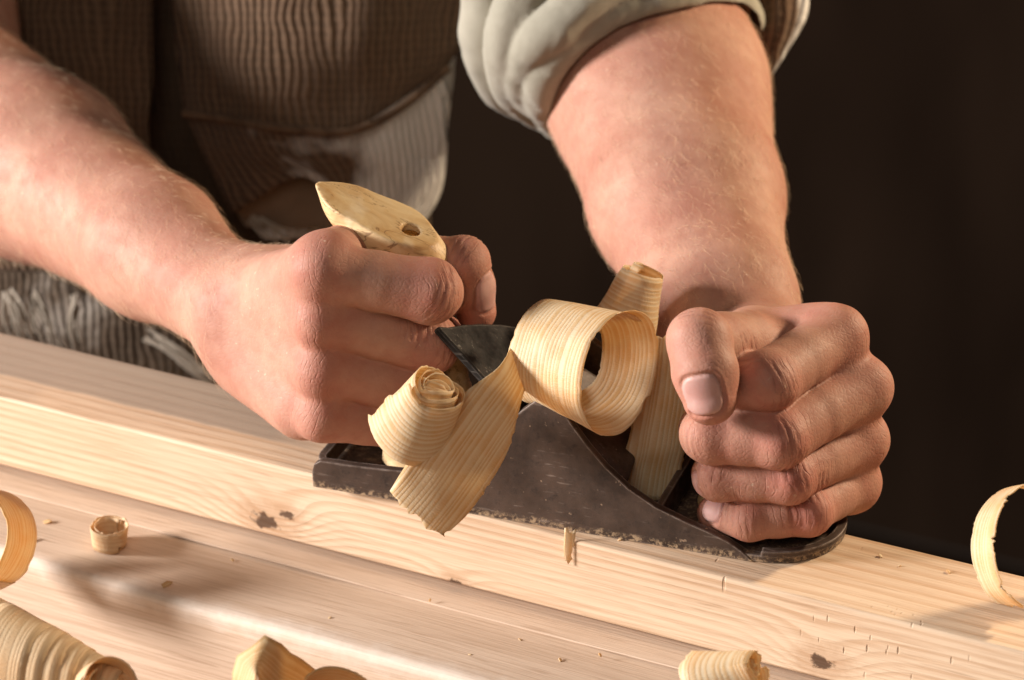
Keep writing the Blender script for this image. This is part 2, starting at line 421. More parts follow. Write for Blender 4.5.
def m_board(name, cy, cz, freq, amp, lo, hi, knots=(), strip=None, xs=.06, ringw=.75, nk=.60, nspot=None, arris=None):
    N = NT(name); oc = N.co()
    ring, dark = wood_rings(N, oc, cy, cz, freq, amp, xs, knots)
    big = N.noise(N.n('Mapping', {0: oc, 3: (.25, 1, 1)}), 14, 3, .5)
    ring = N.m('MULTIPLY', ring, N.mr(N.noise(N.n('Mapping', {0: oc, 3: (.12, 1, 1)}), 70, 2, .5), .3, .7, .25, 1))
    nv = N.n('TexVoronoi', {'Vector': N.n('Mapping', {0: oc, 3: (1.0, .3, .16)}), 'Scale': 120.0}, feature='F1')
    nick = N.m('MULTIPLY', N.mr(nv, .10, .05, 0, 1), N.mr(N.noise(oc, 11, 2, .5), nk, nk+.05))
    fib = N.noise(N.n('Mapping', {0: oc, 3: (.03, 1, 1)}), 900, 3, .65)
    pore = N.noise(N.n('Mapping', {0: oc, 3: (.07, 1, 1)}), 420, 2, .5)
    c = N.mix(N.m('MULTIPLY', ring, ringw), hi, lo)
    c = N.mix(N.m('MULTIPLY', N.mr(big, .4, .75), .35), c, (lo[0]*.95, lo[1]*.85, lo[2]*.78))
    c = N.mix(N.m('MULTIPLY', N.mr(fib, .45, .75), .5), c, (lo[0]*.72, lo[1]*.62, lo[2]*.52))
    c = N.mix(N.m('MULTIPLY', N.mr(pore, .66, .74), .4), c, (.30, .17, .09))
    if nspot is not None:
        sv_ = N.n('VectorMath', {0: oc, 1: tuple(q*S for q in nspot[:3])}, operation='SUBTRACT')
        sl = N.n('VectorMath', {0: N.n('VectorMath', {0: sv_, 1: (.45, 1, 1)}, operation='MULTIPLY')}, out=1, operation='LENGTH')
        nick = N.m('MAXIMUM', nick, N.m('MULTIPLY', N.mr(N.n('TexVoronoi', {'Vector': N.n('Mapping', {0: oc, 3: (1.0, .6, .3)}), 'Scale': 310.0}, feature='F1'), .17, .09, 0, .8), N.mr(sl, nspot[3]*S, nspot[3]*.5*S, 0, 1)))
    c = N.mix(N.m('MULTIPLY', nick, .75), c, (.22, .12, .06))
    if arris is not None:                       # bruised pale front edge
        ay = N.mr(N.m('ADD', N.xyz(oc)[1], N.m('MULTIPLY', N.m('SUBTRACT', N.noise(oc, 90, 4, .65), .5), .012)), arris[0]*S, (arris[0]+arris[1])*S, 1, 0)
        az = N.mr(N.m('ADD', N.xyz(oc)[2], N.m('MULTIPLY', N.m('SUBTRACT', N.noise(oc, 110, 4, .65), .5), .012)), arris[2]*S, (arris[2]-arris[1])*S, 1, 0)
        c = N.mix(N.m('MULTIPLY', N.m('MULTIPLY', ay, az), .6), c, (.88, .80, .70))
    if dark is not None: c = N.mix(N.m('MULTIPLY', dark, .92), c, N.mix(N.mr(N.m('ADD', dark, N.m('MULTIPLY', N.m('SUBTRACT', N.noise(oc, 600, 3, .6), .5), .6)), .45, .9), (.40, .20, .09), (.075, .032, .014)))
    if strip is not None:                       # the strip the plane has not reached is still grey and weathered
        x, y, z = N.xyz(oc)[:]
        edge = N.m('ADD', y, N.m('MULTIPLY', N.m('SUBTRACT', N.noise(oc, 60, 2), .5), .003))
        g = N.m('MULTIPLY', N.mr(edge, strip[0]*S, (strip[0]+2.5)*S, 0, 1, True), N.mr(x, strip[1]*S, (strip[1]-30)*S, 0, 1))
        c = N.mix(N.m('MULTIPLY', g, .75), c, (.36, .29, .225))
    # dents and small dark nicks
    vr = N.n('TexVoronoi', {'Vector': N.n('Mapping', {0: oc, 3: (1, 1, .35)}), 'Scale': 34.0, 'Randomness': 1.0})
    h = N.m('ADD', N.m('MULTIPLY', ring, -.35), N.m('ADD', N.m('MULTIPLY', fib, .8), N.m('MULTIPLY', big, .6)))
    h = N.m('SUBTRACT', h, N.m('MULTIPLY', nick, 1.5))
    b = N.bump(h, .45, .0008)
    return N.done(N.bsdf(color=c, rough=N.mr(fib, .3, .7, .5, .66), spec=.32, normal=b))
def m_shaving(name, a=(.94, .84, .60), b=(.77, .53, .23), trl=.40):
    N = NT(name); uv = N.co('UV'); u = N.xyz(uv)[0]; v = N.xyz(uv)[1]
    st = N.n('Mapping', {0: uv, 3: (1.0, .035, 1)})
    n1 = N.noise(st, .16, 2, .5)
    ph = N.m('FRACT', N.m('ADD', N.m('MULTIPLY', u, .52), N.m('MULTIPLY', n1, 3.6)))
    ring = N.m('MULTIPLY', N.mr(ph, 0, .7, 0, 1, True), N.mr(ph, .84, 1.0, 1, 0, True))
    cr = N.noise(N.n('Mapping', {0: uv, 3: (.30, 1, 1)}), 1.9, 3, .6)       # curl marks across the grain
    big = N.noise(uv, .09, 2, .5)
    big = N.noise(uv, .09, 2, .5)
    c = N.mix(N.m('MULTIPLY', ring, N.mr(big, .3, .7, .55, .95)), a, b)
    c = N.mix(N.m('MULTIPLY', N.mr(cr, .5, .75), .35), c, (a[0]*1.05, a[1]*1.1, a[2]*1.3))
    c = N.mix(N.m('MULTIPLY', N.mr(big, .45, .7), .3), c, (b[0]*1.1, b[1]*1.0, b[2]*.9))
    h = N.m('ADD', N.m('MULTIPLY', ring, .5), N.m('MULTIPLY', cr, 1.5))
    nb = N.bump(h, .45, .00035)
    p = N.bsdf(color=c, rough=.5, spec=.35, normal=nb)
    t = N.n('BsdfTranslucent', {0: N.mix(.5, c, (.9, .55, .18)), 1: nb})
    return N.done(N.n('MixShader', {0: trl, 1: p, 2: t}))
def m_metal(name, base, light, wear, rough=.45, metal=.55, edge=True, sole=False, spec=.3):
    N = NT(name); oc = N.co()
    n1 = N.noise(oc, 45, 5, .62); n2 = N.noise(oc, 260, 4, .7); n3 = N.noise(N.n('Mapping', {0: oc, 2: (0, 0, .13), 3: (.12, 1, 1)}), 900, 2, .5)
    c = N.mix(N.mr(n1, .35, .7), base, light)
    c = N.mix(N.m('MULTIPLY', N.mr(n2, .55, .75), .6), c, (base[0]*.35, base[1]*.33, base[2]*.33))
    n4 = N.noise(N.n('Mapping', {0: oc, 2: (0, .5, -.35), 3: (.06, 1, 1)}), 520, 2, .5)
    scr = N.m('MULTIPLY', N.m('MAXIMUM', N.mr(n3, .66, .71), N.mr(n4, .67, .70)), N.mr(n1, .45, .62))
    c = N.mix(N.m('MULTIPLY', scr, .32), c, wear)
    ro = N.mr(n2, .3, .7, rough-.1, rough+.18)
    if edge:
        bn = N.n('Bevel', {0: .0016}, samples=6)
        dt = N.n('VectorMath', {0: bn, 1: N.n('NewGeometry', out=1)}, out=1, operation='DOT_PRODUCT')
        e = N.m('MULTIPLY', N.mr(dt, .985, .88), N.mr(n2, .35, .6, .15, 1))
        c = N.mix(N.m('MULTIPLY', e, .8), c, wear)
    if sole:                                    # a ragged line of pale dust and bare metal along the bottom edge
        z = N.xyz(oc)[2]
        zz = N.m('ADD', z, N.m('MULTIPLY', N.m('SUBTRACT', N.noise(oc, 240, 4, .7), .5), .009))
        d = N.m('MULTIPLY', N.mr(zz, .0036, .0014, 0, 1), N.mr(N.noise(oc, 520, 3, .7), .46, .60))
        c = N.mix(N.m('MULTIPLY', d, .8), c, (.50, .36, .22))
        sp = N.mr(N.noise(oc, 330, 2, .5), .70, .74)
        c = N.mix(N.m('MULTIPLY', sp, .6), c, (.42, .30, .20))
    b = N.bump(N.m('ADD', N.m('MULTIPLY', n2, .7), n1), .3, .0006)
    return N.done(N.bsdf(color=c, rough=ro, metal=metal, normal=b, spec=spec))
def m_tote():
    N = NT('worn_handle_wood'); oc = N.co()
    st = N.n('Mapping', {0: oc, 2: (0, .35, 0), 3: (.18, 1, 1)})
    n1 = N.noise(st, 120, 4, .6, .6); n2 = N.noise(oc, 60, 3, .6)
    c = N.mix(N.mr(n1, .35, .7), (.77, .57, .31), (.54, .32, .13))
    c = N.mix(N.m('MULTIPLY', N.mr(n2, .5, .7), .6), c, (.86, .73, .52))
    ck = N.noise(st, 38, 5, .7, 1.2)
    c = N.mix(N.mr(N.m('ABSOLUTE', N.m('SUBTRACT', ck, .5)), .010, .0, 0, .85), c, (.22, .11, .045))
    return N.done(N.bsdf(color=c, rough=.5, spec=.35, normal=N.bump(N.m('ADD', n1, n2), .5, .002)))
def m_cord(name, a, b, pale=None, rib=4.2, palemask=None, ribs=1.0):
    N = NT(name); uv = N.co('UV'); u = N.xyz(uv)[0]; v = N.xyz(uv)[1]
    wob = N.m('MULTIPLY', N.noise(uv, .03, 2), 12.0)
    r = N.m('SINE', N.m('MULTIPLY', N.m('ADD', u, wob), 2*pi/rib))
    cross = N.m('SINE', N.m('MULTIPLY', N.m('ADD', v, N.m('MULTIPLY', N.noise(uv, .2, 2), 5.0)), 2*pi/4.6))
    n1 = N.noise(uv, .05, 4, .6); n2 = N.noise(uv, .6, 3, .6)
    f = N.m('ADD', N.m('MULTIPLY', r, .5), .5)
    c = N.mix(N.m('MULTIPLY', f, ribs), a, b)
    c = N.mix(N.m('MULTIPLY', N.mr(cross, 0, 1), .35*ribs), c, (b[0]*1.3, b[1]*1.25, b[2]*1.2))
    c = N.mix(N.m('MULTIPLY', N.mr(n1, .45, .7), .6), c, (a[0]*1.6, a[1]*1.5, a[2]*1.45))
    if pale is not None:
        m = N.mr(N.m('ADD', N.at('worn'), N.m('MULTIPLY', N.m('SUBTRACT', n1, .5), 1.1)), .26, .74)
        pc = N.mix(N.m('MULTIPLY', f, .12), pale, (pale[0]*.45, pale[1]*.42, pale[2]*.4))
        c = N.mix(m, c, pc)
    h = N.m('ADD', N.m('ADD', N.m('MULTIPLY', f, ribs), N.m('MULTIPLY', n2, .6)), N.m('MULTIPLY', N.noise(uv, .035, 2, .5, .8), 3.5))
    return N.done(N.bsdf(color=c, rough=.9, spec=.08, sheen=.04, normal=N.bump(h, .8, .0022)))
def m_cloth(name, a, b):
    N = NT(name); oc = N.co()
    n1 = N.noise(oc, 26, 4, .6); n2 = N.noise(oc, 900, 2, .6)
    wx = N.n('TexWave', {'Vector': oc, 'Scale': 420.0, 'Distortion': 1.5}, out=1)
    c = N.mix(N.mr(n1, .3, .7), a, b)
    return N.done(N.bsdf(color=c, rough=.88, spec=.15, sheen=.2, normal=N.bump(N.m('ADD', n2, wx), .35, .0007)))
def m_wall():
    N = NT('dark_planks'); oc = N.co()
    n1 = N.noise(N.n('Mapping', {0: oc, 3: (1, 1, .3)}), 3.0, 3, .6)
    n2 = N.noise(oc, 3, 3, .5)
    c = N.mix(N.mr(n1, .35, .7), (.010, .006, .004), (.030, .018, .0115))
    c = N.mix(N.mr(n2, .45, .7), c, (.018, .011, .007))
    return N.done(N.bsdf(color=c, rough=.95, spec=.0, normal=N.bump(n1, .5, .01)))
# ------------------------------------------------------------------ geometry builders
def box(name, lo, hi, mat, parent=None, bev=1.0, seg=3, cuts=0, wob=0):
    bm = bmesh.new(); bmesh.ops.create_cube(bm, size=1)
    for v in bm.verts: v.co = Vector([(lo[i]+hi[i])/2+v.co[i]*(hi[i]-lo[i]) for i in range(3)])*S
    if cuts:
        es = [e for e in bm.edges if abs((e.verts[0].co-e.verts[1].co).x) > 1e-4]
        bmesh.ops.subdivide_edges(bm, edges=es, cuts=cuts, use_grid_fill=True)
        for v in bm.verts:
            v.co.z += sin(v.co.x*31+v.co.y*40)*wob*S; v.co.y += sin(v.co.x*23+1+v.co.z*50)*wob*S
    me = bpy.data.meshes.new(name); bm.to_mesh(me); bm.free()
    o = link(name, me, mat, parent); bevel(o, bev, seg, 40)
    me.polygons.foreach_set('use_smooth', [True]*len(me.polygons))
    return o
def ribbon(name, pts, wid, widths, mat, parent=None, n=10, across=9, rag=.8, cup=0.0, thick=.4, seed=0, warp=.55, ragmask=(1, 1), end_rag=1.5):
    """a curled strip of wood: centre line, width directions, ragged long edges; across-grain u, along-grain v"""
    rnd = random.Random(seed)
    c = catmull(pts, n); w = catmull(wid, n); ws = catmull(np.array(widths, float)[:, None], n)[:, 0]
    vs = []; uv = []; d = 0
    nz = [[rnd.uniform(-1, 1) for _ in range(len(c)+8)] for _ in range(2)]
    for i in range(len(c)):
        if i: d += np.linalg.norm(c[i]-c[i-1])
        t = unit(c[min(i+1, len(c)-1)]-c[max(i-1, 0)]); k = unit(w[i]-t*(w[i]@t)); nn = np.cross(t, k)
        for j in range(across):
            s = j/(across-1)*2-1
            r = 0
            if j in (0, across-1):
                e_ = int(j > 0); m_ = max(0, sin(i*.31+seed*2.1+e_*1.7)+.35*nz[e_][i//5])
                r = (nz[e_][i]*rag*m_*1.3-.35*rag*m_*(1 if e_ else -1))*ragmask[e_]
            q = c[i]+k*(s*ws[i]/2+r)+nn*(cup*s*s)
            q = q+nn*(warp*vnoise(q[None]+seed*50, 1/9, 31)[0]*min(1, ws[i]/22))
            if i in (0, len(c)-1): q = q+t*rnd.uniform(-1, 1)*end_rag
            vs.append(q); uv.append((s*ws[i]/2+seed*13.7, d+seed*31))
    fs = [(i*across+j, i*across+j+1, (i+1)*across+j+1, (i+1)*across+j) for i in range(len(c)-1) for j in range(across-1)]
    o = mesh(name, vs, fs, mat, parent, True, uv); solidify(o, thick)
    return o
def coil_path(center, axis, e1, r0, r1, turns, shift, a0=0.0, n=40, cone=0.0, sq=1.0):
    """centre line and width directions of a coil round an axis; cone tilts the band"""
    axis = unit(axis); e1 = unit(np.asarray(e1)-axis*(np.asarray(e1)@axis)); e2 = np.cross(axis, e1)
    P_, W_ = [], []
    for i in range(n+1):
        t = i/n; f = a0+turns*2*pi*t; r = r0+(r1-r0)*t
        rad = e1*cos(f)+e2*sin(f)*sq
        P_.append(np.asarray(center)+rad*r+axis*shift*(t-.5)); W_.append(unit(axis+rad*cone))
    return P_, W_
def patch(name, rows, mat, parent=None, n=10, thick=2.5, wr=2.0, seed=0, worn=None, ws=1/45):
    """cloth laid over a grid of control points"""
    g = np.array([catmull([P(*q) for q in r], n) for r in rows])
    g = np.array([catmull(g[:, j], n) for j in range(g.shape[1])]).transpose(1, 0, 2)
    R, C_, _ = g.shape
    uv = np.zeros((R, C_, 2))
    uv[:, 1:, 0] = np.cumsum(np.linalg.norm(g[:, 1:]-g[:, :-1], axis=2), 1)
    uv[1:, :, 1] = np.cumsum(np.linalg.norm(g[1:]-g[:-1], axis=2), 0)
    uv[:, :, 0] = uv[:, :, 0]*.3+.7*uv[R//2, :, 0][None]
    v = g.reshape(-1, 3)
    v = v+(-FW)*((vnoise(v, ws, seed)*wr+vnoise(v, ws*2.3, seed+1)*wr*.4)[:, None])
    fs = [(i*C_+j, i*C_+j+1, (i+1)*C_+j+1, (i+1)*C_+j) for i in range(R-1) for j in range(C_-1)]
    o = mesh(name, v, fs, mat, parent, True, uv.reshape(-1, 2)); solidify(o, thick)
    if worn is not None:
        a = np.array([[worn(j/(C_-1), i/(R-1)) for j in range(C_)] for i in range(R)]).ravel()
        attr(o.data, 'worn', a)
    return o
def lathe(name, prof, mat, parent=None, n=32, center=(0, 0)):
    vs, fs = [], []
    for r, z in prof:
        for k in range(n): vs.append((center[0]+r*cos(2*pi*k/n), center[1]+r*sin(2*pi*k/n), z))
    for i in range(len(prof)-1):
        for k in range(n): fs.append((i*n+k, i*n+(k+1) % n, (i+1)*n+(k+1) % n, (i+1)*n+k))
    fs.append(tuple(range(n))[::-1]); fs.append(tuple(range((len(prof)-1)*n, len(prof)*n)))
    return mesh(name, vs, fs, mat, parent)
def tubes(paths, r, sides=5, r2=None):
    """one mesh of thin tapered strands"""
    vs, fs = [], []
    for pts in paths:
        b = len(vs); m = len(pts); pts = np.asarray(pts)
        for i in range(m):
            t = unit(pts[min(i+1, m-1)]-pts[max(i-1, 0)]); a = unit(np.cross(t, (.31, .52, .8))); c = np.cross(t, a)
            rr = r+((r2 if r2 is not None else r)-r)*i/(m-1)
            for k in range(sides): vs.append(pts[i]+(a*cos(2*pi*k/sides)+c*sin(2*pi*k/sides))*rr)
        for i in range(m-1):
            for k in range(sides): fs.append((b+i*sides+k, b+i*sides+(k+1) % sides, b+(i+1)*sides+(k+1) % sides, b+(i+1)*sides+k))
    return vs, fs
def local_bm(name, pieces, mat, parent=None, bev=.5, seg=2, fn=L, smooth=True):
    """pieces: ('prism_v', profile[(u,z)], v0, v1) | ('prism_z', outline[(u,v)], z0, z1) in plane coordinates, joined in one mesh"""
    bm = bmesh.new()
    for kind, poly, a, b in pieces:
        if kind == 'v': lo = [fn(u, a, z) for u, z in poly]; hi = [fn(u, b, z) for u, z in poly]
        else: lo = [fn(u, v, a) for u, v in poly]; hi = [fn(u, v, b) for u, v in poly]
        l = [bm.verts.new(Vector(q)*S) for q in lo]; h = [bm.verts.new(Vector(q)*S) for q in hi]
        k = len(poly)
        bm.faces.new(l); bm.faces.new(h[::-1])
        for i in range(k): bm.faces.new((l[i], h[i], h[(i+1) % k], l[(i+1) % k]))
    bmesh.ops.recalc_face_normals(bm, faces=bm.faces)
    me = bpy.data.meshes.new(name); bm.to_mesh(me); bm.free()
    o = link(name, me, mat, parent)
    if bev: bevel(o, bev, seg, 30)
    if smooth: me.polygons.foreach_set('use_smooth', [True]*len(me.polygons)); me.set_sharp_from_angle(angle=radians(40))
    return o

# ------------------------------------------------------------------ setting: wall, floor, bench
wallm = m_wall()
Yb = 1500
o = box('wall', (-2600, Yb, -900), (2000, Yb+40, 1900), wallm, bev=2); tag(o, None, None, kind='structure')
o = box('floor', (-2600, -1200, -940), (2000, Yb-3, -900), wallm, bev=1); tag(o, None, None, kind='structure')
for i in range(14):
    x0 = -2500+i*310
    pass

beam_m = m_board('beam_pine', 70, -210, 330, .005, (.57, .365, .215), (.765, .59, .415),
                 knots=[(*Py(266, 521, -64), 17, 10), (*Py(287, 515, -64), 10, 4), (*Py(822, 662, -64), 14, 10), (*Py(455, 583, -64), 8, 5)], strip=(-47, -60), xs=.05, ringw=.85, nspot=(*Py(885, 648, -64), 17))
beam = local_bm('beam', [('v', [(-64, 0), (-12, 0), (-12, -37.0), (-57, -37.0), (-57, -33.4), (-64, -33.4)], -470, 470)], beam_m, None, 1.2, 3, fn=lambda y, x, z: np.array([x, y, z]))
tag(beam, 'long squared pine beam with knots lying on the bench under the hand plane', 'timber beam')
plank_m = m_board('plank_pine', -20, 260, 160, .012, (.49, .345, .235), (.66, .505, .375), xs=.05, ringw=.5, nk=.55, arris=(float(np.mean([Pz(150, 590, -37)[1], Pz(280, 625, -37)[1], Pz(400, 668, -37)[1]])), 9, -37.2))
py0 = np.mean([Pz(150, 590, -37)[1], Pz(280, 625, -37)[1], Pz(400, 668, -37)[1]])
plank = box('plank', (-500, py0, -96), (480, -6, -37.2), plank_m, bev=4, seg=5, cuts=60, wob=.5)
tag(plank, 'thick pale worn plank below and in front of the beam, strewn with shavings', 'plank')
strip = box('batten', (-490, -77, -37.1), (480, -57.8, -36.3), plank_m, bev=.7, cuts=30, wob=.25)
tag(strip, 'thin flat wooden batten lying along the foot of the beam', 'batten')
bench = box('workbench', (-620, -560, -150), (620, 60, -96.6), m_board('bench_pine', -20, 400, 140, .02, (.46, .29, .18), (.60, .41, .27), xs=.05), bev=2)
for sx in (-540, 540):
    for sy in (-500, 0):
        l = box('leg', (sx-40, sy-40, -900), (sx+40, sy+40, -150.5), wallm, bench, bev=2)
tag(bench, 'wooden workbench top carrying the pale plank', 'workbench')

# ------------------------------------------------------------------ the hand plane
iron = m_metal('old_iron', (.044, .030, .023), (.115, .078, .059), (.40, .33, .28), .46, .2, sole=True)
steel = m_metal('dark_blade_steel', (.010, .009, .0085), (.05, .046, .042), (.40, .37, .33), .62, .05, spec=.05)
brass = m_metal('brass', (.75, .42, .10), (.85, .52, .15), (.95, .7, .3), .25, .9, edge=False)
totem = m_tote()
plane = empty('hand_plane', L(95, 29, 0))
tag(plane, 'old rusty iron hand plane with pale wooden handle, gripped on the beam', 'hand plane')
def arc(cx, cy, r, a0, a1, n): return [(cx+r*cos(radians(a0+(a1-a0)*i/n)), cy+r*sin(radians(a0+(a1-a0)*i/n))) for i in range(n+1)]
out = arc(8, 8.5, 8, 180, 270, 5)+arc(181, 29, 28.5, -90, 90, 24)+arc(8, 49.5, 8, 90, 180, 5)
prof = [(.5, .2), (.2, 7), (1.2, 10.5), (4, 12.4), (20, 12.8), (40, 14), (56, 18), (68, 26), (79, 38), (88, 49), (94, 54.5), (99, 55.5), (104, 52.5), (109, 45.5), (115, 38),
        (122, 30.5), (131, 23), (142, 16.8), (154, 12.6), (164, 9.6), (171, 7.0), (176, 4.2), (181, .2)]
heel = [(.3, 8.6)]+arc(8, 8.5, 7.7, 180, 270, 5)+[(8, 4)]+arc(8, 8, 4.4, 270, 180, 5)+[(3.6, 50)]+arc(8, 50, 4.4, 180, 90, 5)+[(8, 57.2)]+arc(8, 49.5, 7.7, 90, 180, 5)
toe = arc(181, 29, 28.9, -84, 84, 30)+arc(181, 29, 25.4, 84, -84, 30)
body = local_bm('plane_body', [('z', out, .25, 3.0), ('v', prof, 0, 3.6), ('v', prof, 54.4, 58), ('z', heel, 4.0, 11.5), ('z', toe, 2.8, 5.2),
                               ('v', [(72, 4), (116, 4), (78, 41), (72, 41)], 12, 46), ('v', [(140, 4.1), (144, 4.1), (143.4, 15), (140.6, 15)], 3.5, 54.5)], iron, None, .9, 2)
adopt(body, plane)
# blade on its 45 degree bed; local blade frame: s up the blade from the mouth, v across
def B(s, v, h): return L(123-(s-h)/sqrt(2), v, 2.5+(s+h)/sqrt(2))
bl = [(2, 4.2), (101, 4.2), (102.5, 4.9), (99.5, 9.5), (96, 18), (91, 28), (84, 40), (76, 51), (74, 52), (2, 52)]
blade = local_bm('blade', [('z', bl, 0, 3.2)], steel, None, .7, 2, fn=B)
adopt(blade, plane)
cap = local_bm('lever_cap', [('z', [(8, 9), (40, 7.5), (54, 8.5), (60, 13), (62, 22), (58, 34), (50, 44), (40, 49), (22, 50), (13, 46)], 3.4, 17)], iron, None, 3.5, 4, fn=B)
adopt(cap, plane)
def sdf_tote(p):
    d = chain(p, [(40, 29, 0), (41, 29, 22), (36, 29, 52), (26, 29, 80), (20, 29, 103)], [21, 19, 16.5, 15, 15.5], 8, ((0, 1, 0), .72))
    d = smin(d, chain(p, [(26, 29, 104), (8, 29, 113), (-8, 29, 124)], [13.5, 10, 2.2], 6), 6)
    d = smin(d, seg(p, (20, 29, 100), (35.5, 29, 92.5), 13, 12.0), 6)
    pl = (p-np.array((-5, 29, 118.2), np.float32))@np.array(unit((.318, -.10, .948)), np.float32)
    d = smax(d, pl, .9)
    hole = seg(p, (34.5, 27.5, 112), (30, 29, 90), 3.9, 3.9)
    return smax(d, -hole, .8)
tv, tf, tn = surface_net(sdf_tote, (-24, -2, 3.9), (72, 60, 132), .8, 2)
tv = tv[:, 0:1]*U+tv[:, 1:2]*V+tv[:, 2:3]*ZZ+O0
mt = np_mesh('tote', tv, tf); mt.materials.append(totem)
tote = bpy.data.objects.new('tote', mt); COL.objects.link(tote); adopt(tote, plane)
nv, nf = tubes([[L(33.4, 27.9, 102.6), L(31.4, 28.6, 96), L(30.2, 29, 91)]], 3.7, 16)
nut = mesh('bolt', nv, nf+[tuple(range(16))[::-1]], brass); nut.parent = None; adopt(nut, plane)
nut.parent = tote; nut.matrix_parent_inverse = (Matrix.Translation(plane.location)@tote.matrix_parent_inverse).inverted() if False else Matrix.Identity(4)
knob = lathe('front_knob', [(14, 4.2), (15, 8), (12, 14), (10.5, 22), (12, 32), (15, 42), (16, 50), (13, 56), (6, 59), (.2, 59.5)], totem, None, 32)
for v in knob.data.vertices:
    q = np.array(v.co)/S; v.co = Vector(L(166+q[0], 30+q[1], q[2]))*S
adopt(knob, plane)

# ------------------------------------------------------------------ shavings
sh = m_shaving('shaving_wood'); sh2 = m_shaving('shaving_wood_amber', (.85, .66, .38), (.70, .45, .19), .34)
sh3 = m_shaving('shaving_wood_pale', (.88, .68, .42), (.77, .53, .29), .25)
g_sh = 'wood shavings'
# long curled shaving: upright cone, loop, tongue hanging over the side of the plane
ax = unit(RT*.80-UP*.20-FW*.57); ctr = P(586, 363, 66)
loop, lw, lwd = [], [], []
e1_ = unit(UP-ax*(UP@ax)); e2_ = np.cross(ax, e1_)
for i in range(23):
    t = i/22; f = radians(-28+405*t); k_ = float(np.clip((t-.38)/.3, 0, 1)); k_ = k_*k_*(3-2*k_)
    rad = e1_*cos(f)+e2_*sin(f)
    loop.append(ctr+rad*(21.5+1.5*sin(f*1.0)-2.2*max(0, t-.85)*6)+ax*(-3+9.5*k_)); lw.append(unit(ax+rad*(.06+.34*k_))); lwd.append(36-14*k_)
cax = unit(P(649, 268, 22)-P(626, 330, 16))
cone, cw = coil_path(P(636, 298, 18), cax, RT-FW*.2, 7.5, 12.5, -1.45, -4, a0=radians(250), n=14, cone=-.22)
o = ribbon('wood_shaving', cone, cw, [24]*len(cone), sh, None, 5, 11, .5, 0, .28, 1)
tag(o, 'upright cone-shaped pine shaving standing behind the loop beside the thumb', 'wood shaving', g_sh)
o = ribbon('wood_shaving', loop, lw, lwd, sh, None, 6, 13, .55, 0, .28, 2, ragmask=(.5, 1))
tag(o, 'large open ring of curled shaving on top of the plane, between blade and thumb', 'wood shaving', g_sh)
pts = [P(527, 350, 66), P(512, 383, 78), P(486, 420, 86), P(462, 455, 90), P(437, 490, 92), P(415, 516, 91)]
wd = [P(531, 378, 72)-P(510, 362, 78), P(520, 405, 76)-P(497, 374, 84), P(516, 443, 82)-P(460, 402, 90), P(503, 480, 86)-P(428, 428, 94), P(473, 508, 89)-P(404, 472, 94), P(441, 538, 90)-P(390, 490, 92)]
o = ribbon('wood_shaving', pts, wd, [13, 17, 27, 30.5, 30, 26], sh, None, 12, 13, .5, -1.0, .28, 3, ragmask=(.25, 1))
tag(o, 'flat tongue of shaving hanging down over the side of the plane', 'wood shaving', g_sh)
# strip rising from the mouth
pts = [L(131, 27, 4.6), L(132, 28.5, 16), L(133.5, 31, 28), L(134.5, 36, 42), L(134.5, 42, 56), L(134, 47, 66)]
o = ribbon('wood_shaving', pts, [U*.55+V*.35]*6, [25, 25, 24, 23, 22, 20], sh, None, 8, 11, .5, 0, .28, 4)
tag(o, 'straight shaded shaving rising from the mouth of the plane, behind the ring', 'wood shaving', g_sh)
# conical roll beside the tote
rax = unit(P(442, 378, 100)-P(412, 428, 86))
roll, rw = coil_path(P(424, 408, 90), rax, RT*.6-FW*.8, 2.2, 14.5, -4.3, -3.5, n=64, cone=-.20)
roll = [q+rax*(1.6*sin(i*.9)) for i, q in enumerate(roll)]
o = ribbon('wood_shaving', roll, rw, [21]*20+[25]*(len(roll)-20), sh, None, 4, 12, .55, 0, .28, 5)
tag(o, 'tight conical roll of shaving with a ragged spiral top, against the knuckles', 'wood shaving', g_sh)
# loose ones
base = Pz(6, 585, -37.2); a = unit(-RT*.38-FW*.88+UP*.12)
pp, ww = coil_path(base+ZZ*21.5-RT*9, a, UP, 19, 20.5, 1.25, 3, a0=2.2, n=20)
o = ribbon('wood_shaving', pp, ww, [21]*len(pp), sh, None, 5, 9, .4, 0, .45, 6)
tag(o, 'amber ring of shaving cut by the frame at the end of the pale plank', 'wood shaving', g_sh)
base = Pz(111, 546, -37.2)
pp, ww = coil_path(base+ZZ*5.2, ZZ+RT*.05, RT, 5.2, 8.2, 1.7, 0, a0=1.0, n=24, cone=.12)
o = ribbon('wood_shaving', pp, ww, [9.5]*len(pp), sh3, None, 4, 6, .7, 0, .4, 7)
tag(o, 'small crumpled curl of shaving alone on the pale plank near the beam', 'wood shaving', g_sh)
# stepped roll in front of the plank
A0 = P(-8, 648, 132); A1 = P(116, 690, 150); pax = unit(A1-A0); e = unit(UP-pax*(UP@pax)); e2 = np.cross(pax, e)
pp, ww = [], []
N_ = 150
for i in range(N_+1):
    t = i/N_; f = t*2*pi*9; r = 17.0*(1-.62*t**1.5)*(1+.02*sin(i*.37))
    pp.append(A0+(A1-A0)*t+(e*cos(f)+e2*sin(f))*r*(1+.02*sin(3*f))); ww.append(unit(pax-(e*cos(f)+e2*sin(f))*.15))
o = ribbon('wood_shaving', pp, ww, [20]*110+[14]*(len(pp)-110), sh3, None, 3, 7, .35, 0, .4, 8, warp=.2)
tag(o, 'long stepped spiral roll of shaving in front of the plank', 'wood shaving', g_sh)
pp, ww = coil_path(P(107, 690, 158), unit(RT*.5+UP*.35-FW*.8), RT, 8, 11, 1.1, 2, a0=2.4, n=18)
o = ribbon('wood_shaving', pp, ww, [10]*len(pp), sh3, None, 5, 7, .5, 0, .4, 9)
tag(o, 'small pale ring of shaving at the tip of the stepped spiral roll', 'wood shaving', g_sh)
